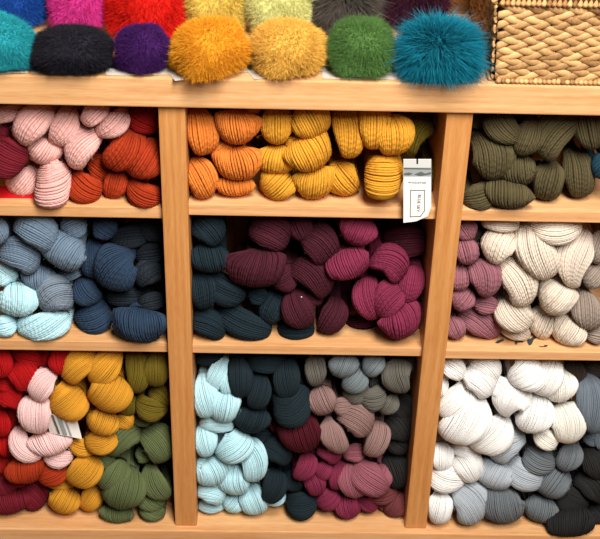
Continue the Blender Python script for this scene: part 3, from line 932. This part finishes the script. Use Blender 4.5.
def fur_mesh(kind, n, seed):
    g = np.random.default_rng(seed)
    d = g.normal(size=(n, 3))
    d /= np.linalg.norm(d, axis=1)[:, None]
    d = d[d[:, 2] > -0.8]
    n = len(d)
    d = dome(d)
    lump = 1.0 + 0.05 * np.sin(d[:, 0] * 5 + seed) + 0.05 * np.sin(d[:, 1] * 6 + d[:, 2] * 4)
    if kind == 'long':
        cl = g.normal(size=(90, 3))
        cl /= np.linalg.norm(cl, axis=1)[:, None]
        idx = np.argmax(d @ cl.T, axis=1)
        tipdir = d * 0.35 + cl[idx] * 0.75 + g.normal(0, 0.24, (n, 3)) + np.array([0.22, 0, -0.1])
        ln = g.uniform(0.3, 0.62, n)
        long_ = g.random(n) < 0.09
        ln[long_] *= 1.55
        start = 0.62
        wd = 0.008
    else:
        cl = g.normal(size=(260, 3))
        cl /= np.linalg.norm(cl, axis=1)[:, None]
        idx = np.argmax(d @ cl.T, axis=1)
        tipdir = d * 0.7 + cl[idx] * 0.3 + g.normal(0, 0.6, (n, 3))
        ln = g.uniform(0.08, 0.24, n)
        wisp = g.random(n) < 0.06
        ln[wisp] *= 1.55
        start = 0.86
        wd = 0.0065
    tipdir /= np.linalg.norm(tipdir, axis=1)[:, None]
    p0 = d * (start * lump)[:, None]
    mid = p0 + (d * 0.6 + tipdir * 0.4) * (ln * 0.55)[:, None]
    tip = p0 + (d * 0.35 + tipdir * 0.65) * ln[:, None] + g.normal(0, 0.012, (n, 3))
    if kind == 'long':
        tip[:, 2] -= ln * 0.10
    a = np.cross(d, g.normal(size=(n, 3)))
    a /= np.linalg.norm(a, axis=1)[:, None]
    b = np.cross(d, a)
    vs = []
    for P, wf in ((p0, 1.0), (mid, 0.75)):
        for k in range(3):
            th = k * 2.0944
            vs.append(P + (a * math.cos(th) + b * math.sin(th)) * wd * wf)
    vs.append(tip)
    V = np.stack(vs, 1)                       # n,7,3
    o = (np.arange(n) * 7)[:, None]
    Q = np.concatenate([o + np.array([[k, (k + 1) % 3, 3 + (k + 1) % 3, 3 + k]]) for k in range(3)])
    T = np.concatenate([o + np.array([[3 + k, 3 + (k + 1) % 3, 6]]) for k in range(3)])
    tone = np.repeat(np.clip(g.normal(0.5, 0.18, n), 0, 1), 7)
    # felted core
    bm = bmesh.new()
    bmesh.ops.create_icosphere(bm, subdivisions=4, radius=start + 0.03)
    cv = np.array([v.co[:] for v in bm.verts])
    cv = dome(cv / np.linalg.norm(cv, axis=1)[:, None])
    cv *= ((start + 0.03) * (1.0 + 0.05 * np.sin(cv[:, 0] * 5 + seed) + 0.05 * np.sin(cv[:, 1] * 6 + cv[:, 2] * 4)))[:, None]
    bm.verts.ensure_lookup_table()
    cf = np.array([[v.index for v in f.verts] for f in bm.faces])
    bm.free()
    allv = np.concatenate([V.reshape(-1, 3), cv])
    allt = np.concatenate([T, cf + n * 7])
    tone = np.concatenate([tone, np.full(len(cv), 0.55)])
    allv[:, 2] = np.maximum(allv[:, 2], -0.93)
    return from_arrays('fur', allv, Q, allt, None, tone, False)


FUR = [fur_mesh('short', 15000, 3), fur_mesh('short', 15000, 11), fur_mesh('long', 12000, 5)]
EL = math.radians(25)


def fur_mat(name, hexcol):
    m = fibre(name, hexcol, 0.25, 0.2)
    nt = m.node_tree
    b = nt.nodes['Principled BSDF']
    for l in list(b.inputs['Normal'].links):
        nt.links.remove(l)
    out = nt.nodes['Material Output']
    tr = nd(nt, 'ShaderNodeBsdfTranslucent')
    nt.links.new(b.inputs['Base Color'].links[0].from_socket, tr.inputs['Color'])
    mx = nd(nt, 'ShaderNodeMixShader', Fac=0.3)
    nt.links.new(b.outputs[0], mx.inputs[1])
    nt.links.new(tr.outputs[0], mx.inputs[2])
    nt.links.new(mx.outputs[0], out.inputs['Surface'])
    return m


def pompom(x0, x1, y0, y1, hexcol, mesh, label, card=None, dy=0.0, full_h=None, group='fur pompoms on top of the shelf unit', spin=0.0):
    y1 = y1 - 0.035 * (y1 - y0)
    rx_px = (x1 - x0) / 2
    h_px = (y1 - y0) / 2
    pcx, pcy = (x0 + x1) / 2, (y0 + y1) / 2
    c = at_z(pcx, pcy, ZT + 0.045)
    for _ in range(4):
        s = (M.T @ (c - CAM))[2] / FPX
        rx = rx_px * s * 1.0
        ry = rx * 0.95
        H = h_px * s * 1.0
        rz = math.sqrt(max(H * H - (ry * math.sin(EL)) ** 2, (0.55 * H) ** 2)) / math.cos(EL)
        c = at_z(pcx, pcy, ZT + 0.93 * rz + 0.001)
    name = 'fur_pompom'
    mat = fur_mat(label.split(' fur')[0].replace(' ', '_').replace('-', '_') + '_fur', hexcol)
    fur = bpy.data.objects.new('fur' if card else name, mesh)
    COL.objects.link(fur)
    if not mesh.materials:
        mesh.materials.append(mat)
    fur.material_slots[0].link = 'OBJECT'
    fur.material_slots[0].material = mat
    fur.scale = (rx, ry, rz)
    fur.rotation_euler = (0, 0, spin)
    if card:
        root = empty(name, (c[0], c[1], ZT))
        fur.parent = root
        fur.location = (0, 0, c[2] - ZT)
        (ax, ay), (bx, by) = card
        A, B = at_z(ax, ay, ZT + 0.0012), at_z(bx, by, ZT + 0.0012)
        dirv = B - A
        dirv[2] = 0
        perp = np.array([-dirv[1], dirv[0], 0])
        perp /= np.linalg.norm(perp)
        if perp[1] < 0:
            perp = -perp
        dep = 1.6 * ry
        # a stiff card with a slightly lifted front edge
        ns = 6
        bm = bmesh.new()
        rows_ = []
        for i, (f, z) in enumerate(((0, 0.0012), (0.12, 0.0006), (0.4, 0), (1, 0))):
            rows_.append([bm.verts.new(Vector(A + dirv * j / ns + perp * dep * f + np.array([0, 0, z * (0.6 + 0.4 * math.cos(j * 1.3))]))) for j in range(ns + 1)])
        for i in range(3):
            for j in range(ns):
                bm.faces.new([rows_[i][j], rows_[i][j + 1], rows_[i + 1][j + 1], rows_[i + 1][j]])
        r_ = bmesh.ops.solidify(bm, geom=list(bm.faces), thickness=0.0006)
        bmesh.ops.recalc_face_normals(bm, faces=list(bm.faces))
        me = bpy.data.meshes.new('backing_card')
        bm.to_mesh(me)
        bm.free()
        me.materials.append(PAPER)
        link('backing_card', me, root)
    else:
        root = fur
        fur.location = c
    tag(root, label, 'pompom', group)
    return root


pompom(-34, 34, 11, 74, '#2fb0bc', FUR[0], 'turquoise fur pompom on a white card at the end of the front row', ((-24, 75), (28, 73.5)))
pompom(28, 115, 22, 75, '#26242e', FUR[1], 'black fur pompom between the turquoise and dark purple ones', ((31, 74.2), (106, 70)))
pompom(113, 173, 22, 74, '#4a1f66', FUR[0], 'dark purple fur pompom on a white card beside the orange one', ((105.5, 76), (176, 75.2)), spin=1.2)
pompom(170, 250, 15, 80, '#ffae2c', FUR[1], 'bright orange fur pompom on a white card in the front row', ((175, 81.5), (250.5, 72)), spin=0.8)
pompom(246, 329, 17, 77, '#ffc65a', FUR[0], 'golden yellow fur pompom on a white card between orange and green ones', ((254.5, 80), (329, 70.5)), spin=2.2)
pompom(327, 396, 16, 78, '#5d8644', FUR[1], 'grass green fur pompom on a white card in the front row', ((322.5, 79.2), (398, 80.2)), spin=3.1)
pompom(396, 484, 14, 84, '#13859e', FUR[2], 'long-haired teal fur pompom with wild strands beside the wicker basket')
BG = 'fur pompoms in the back row'
pompom(-24, 50, -38, 33, '#2159b4', FUR[1], 'royal blue fur pompom behind the turquoise and black ones', group=BG, spin=1)
pompom(44, 112, -36, 34, '#f044a8', FUR[0], 'hot pink fur pompom behind the black one', group=BG, spin=2)
pompom(104, 187, -36, 42, '#f52418', FUR[1], 'bright red fur pompom behind the dark purple one', group=BG, spin=2.5)
pompom(178, 250, -36, 36, '#ffd768', FUR[0], 'pale orange fur pompom behind the bright orange one', group=BG, spin=4)
pompom(240, 314, -36, 38, '#f3eca0', FUR[1], 'lime yellow fur pompom behind the golden one', group=BG, spin=5)
pompom(309, 386, -40, 34, '#6a615a', FUR[2], 'charcoal grey fur pompom with white-tipped hairs behind the green one', group=BG, spin=1.5)
pompom(376, 450, -44, 30, '#4a1f33', FUR[2], 'dark plum fur pompom behind the long-haired teal one', group=BG, spin=2.9)

# ------------------------------------------------------------------ wicker basket
def straw(name, hexes):
    m, nt, b = new_mat(name)
    at = nd(nt, 'ShaderNodeAttribute', attribute_name='tone')
    tc = nd(nt, 'ShaderNodeTexCoord')
    n = nd(nt, 'ShaderNodeTexNoise', Scale=260.0, Detail=4.0)
    nt.links.new(tc.outputs['Object'], n.inputs['Vector'])
    a = nd(nt, 'ShaderNodeMath', operation='MULTIPLY_ADD')
    nt.links.new(n.outputs['Fac'], a.inputs[0])
    a.inputs[1].default_value = 0.5
    nt.links.new(at.outputs['Fac'], a.inputs[2])
    rp = nd(nt, 'ShaderNodeValToRGB')
    rp.color_ramp.elements[0].position = 0.3
    rp.color_ramp.elements[0].color = lin(hexes[0])
    rp.color_ramp.elements[1].position = 1.1 if False else 1.0
    rp.color_ramp.elements[1].color = lin(hexes[1])
    nt.links.new(a.outputs[0], rp.inputs['Fac'])
    nt.links.new(rp.outputs['Color'], b.inputs['Base Color'])
    b.inputs['Roughness'].default_value = 0.55
    b.inputs['Specular IOR Level'].default_value = 0.35
    return m


STRAW = straw('seagrass', ('#6f4620', '#d2a56c'))
GAP_SHADE = plain('weave_gap_shade', '#4a3018', 0.9)  # dark brown painted in for shade between the strands


def leaf(cen, along, up, outw, L, Wd, Th, tone):
    """a flattened rush strand: pointed at both ends and bowed outward"""
    n, sd = 9, 8
    t = np.linspace(-1, 1, n)
    pr = (1 - t ** 2) ** 0.6
    th = np.arange(sd) * 2 * np.pi / sd
    c = cen[None] + along[None] * (t * L / 2)[:, None] + outw[None] * ((1 - t ** 2) * Th * 0.9)[:, None]
    v = c[:, None] + (up[None, None] * (np.cos(th) * Wd / 2)[None, :, None] + outw[None, None] * (np.sin(th) * Th / 2)[None, :, None]) * np.maximum(pr, 0.04)[:, None, None]
    return v.reshape(-1, 3), grid_quads(n, sd), np.full(n * sd, tone)


class Bag:
    def __init__(self):
        self.v, self.q, self.t, self.o = [], [], [], 0

    def add(self, v, q, t):
        self.v.append(v)
        self.q.append(q + self.o)
        self.t.append(t)
        self.o += len(v)

    def build(self, name, mat, parent):
        return link(name, from_arrays(name, np.concatenate(self.v), np.concatenate(self.q), None, mat, np.concatenate(self.t)), parent)


bfl = at_z(497, 81, ZT)                # front corner on the board
BX0, BY0 = float(bfl[0]), float(bfl[1])
BX1, BY1 = BX0 + 0.24, BY0 + 0.235
BZ1 = float(at_y(540, -3, BY0)[2])
bk = empty('wicker_basket', ((BX0 + BX1) / 2, (BY0 + BY1) / 2, ZT))
tag(bk, 'rectangular woven seagrass basket standing on the top board beside the teal pompom', 'basket')
g = np.random.default_rng(4)
ex, ey, ez = np.array([1., 0, 0]), np.array([0, 1., 0]), np.array([0, 0, 1.])
rim = 0.008
nrow = 7
hrow = (BZ1 - ZT - 2 * rim) / nrow
flare = 0.010 / (BZ1 - ZT)


def weave(origin, along, outw, length, mat, gap=1.0):
    for r in range(nrow):
        bag = Bag()
        zc = ZT + rim + hrow * (r + 0.5)
        sp = 0.029
        k = int(length / sp) + 2
        ph = g.uniform(0, sp)
        fo = outw * flare * (zc - ZT)
        for i in range(k):
            for sgn in (1, -1):
                s_ = i * sp - ph + (0 if sgn > 0 else sp * 0.48)
                if s_ < -0.017 or s_ > length + 0.017:
                    continue
                cen = origin + along * s_ + ez * (zc - ZT + sgn * hrow * 0.24) + outw * (0.003 + 0.0003 * sgn) + fo
                ang = -sgn * g.uniform(0.22, 0.36)
                al = along * math.cos(ang) + ez * math.sin(ang)
                upv = -along * math.sin(ang) + ez * math.cos(ang)
                lv, lq, lt = leaf(cen, al, upv, outw, sp * g.uniform(1.4, 1.7), hrow * 0.72 * gap, 0.0052, float(np.clip(g.normal(0.5, 0.17), 0.12, 0.9)))
                s2 = (lv - origin) @ along
                fl2 = flare * (zc - ZT)
                s3 = np.clip(s2, -0.0045 - fl2, length + 0.0045 + fl2)
                bag.add(lv + along[None] * (s3 - s2)[:, None], lq, lt)
        bag.build('braid_row', mat, bk)


weave(np.array([BX0, BY0, ZT]), ex, -ey, BX1 - BX0, STRAW)
weave(np.array([BX0, BY1, ZT]), -ey, -ex, BY1 - BY0, STRAW, 0.98)
weave(np.array([BX1, BY0, ZT]), ey, ex, BY1 - BY0, STRAW, 0.8)
weave(np.array([BX1, BY1, ZT]), -ex, ey, BX1 - BX0, STRAW, 0.8)
fl_ = flare * (BZ1 - ZT)
for zc, out in ((ZT + rim * 0.55, 0.0), (BZ1 - rim * 0.4, fl_)):
    bag = Bag()
    for o_, al, ow, ln_ in ((np.array([BX0, BY0, zc]), ex, -ey, BX1 - BX0), (np.array([BX0, BY1, zc]), -ey, -ex, BY1 - BY0),
                            (np.array([BX1, BY0, zc]), ey, ex, BY1 - BY0), (np.array([BX1, BY1, zc]), -ex, ey, BX1 - BX0)):
        m_ = int(ln_ / 0.0066)
        for i in range(m_ + 1):
            cen = o_ + al * (-out + i * (ln_ + 2 * out) / m_) + ow * (0.003 + out)
            a_ = 1.05
            bag.add(*leaf(cen, al * math.cos(a_) + ez * math.sin(a_), al * -math.sin(a_) + ez * math.cos(a_), ow, 0.0125, 0.0078, 0.008, float(np.clip(g.normal(0.5, 0.17), 0.12, 0.9))))
    bag.build('rim', STRAW, bk)
# added dark box behind the weave, its colour gives the gaps their shade
bm = bmesh.new()
t_ = 0.002
for lo, hi in (((BX0, BY0, ZT + .001), (BX1, BY0 + t_, BZ1 - .004)), ((BX0, BY1 - t_, ZT + .001), (BX1, BY1, BZ1 - .004)),
               ((BX0, BY0, ZT + .001), (BX0 + t_, BY1, BZ1 - .004)), ((BX1 - t_, BY0, ZT + .001), (BX1, BY1, BZ1 - .004)),
               ((BX0, BY0, ZT + .001), (BX1, BY1, ZT + .003))):
    r_ = bmesh.ops.create_cube(bm, size=1.0)
    for v in r_['verts']:
        for i in range(3):
            v.co[i] = lo[i] if v.co[i] < 0 else hi[i]
me = bpy.data.meshes.new('gap_backing')
bm.to_mesh(me)
bm.free()
me.materials.append(GAP_SHADE)
link('gap_backing', me, bk)

# a snippet of pink yarn caught under the basket
p = [at_z(549 + i * 1.2, 82.2 + 0.5 * math.sin(i * 1.4), ZT + 0.0012) for i in range(11)]
v, q = tube_path(p, 0.0011, 6)
sn = link('yarn_snippet', from_arrays('yarn_snippet', v, q, None, plain('hot_pink_yarn', '#d81f6a', 0.9)))
tag(sn, 'hot pink yarn snippet lying at the foot of the wicker basket', 'yarn snippet')

# ------------------------------------------------------------------ light


def area(name, loc, target, size, power, color, sy=None):
    l = bpy.data.lights.new(name, 'AREA')
    l.energy = power
    l.color = color
    l.shape = 'RECTANGLE'
    l.size = size
    l.size_y = sy or size
    o = bpy.data.objects.new(name, l)
    COL.objects.link(o)
    o.location = loc
    d = Vector(target) - Vector(loc)
    o.rotation_euler = d.to_track_quat('-Z', 'Y').to_euler()
    return o


area('shop_window_light', (0.7, -2.05, 2.25), (0, 0, -0.1), 1.0, 92, (1.0, 0.97, 0.93), 1.0)
area('ceiling_light', (0.25, -0.95, 1.9), (0, 0.05, -0.05), 0.55, 42, (1.0, 0.95, 0.88))
wd_ = bpy.data.worlds.new('room')
SC.world = wd_
wd_.use_nodes = True
wd_.node_tree.nodes['Background'].inputs['Color'].default_value = (0.95, 0.97, 1.0, 1)
wd_.node_tree.nodes['Background'].inputs['Strength'].default_value = 0.055

SC.view_settings.view_transform = 'Standard'
SC.view_settings.look = 'None'
SC.view_settings.gamma = 1.0
SC.view_settings.use_curve_mapping = False
SC.view_settings.exposure = 0.13
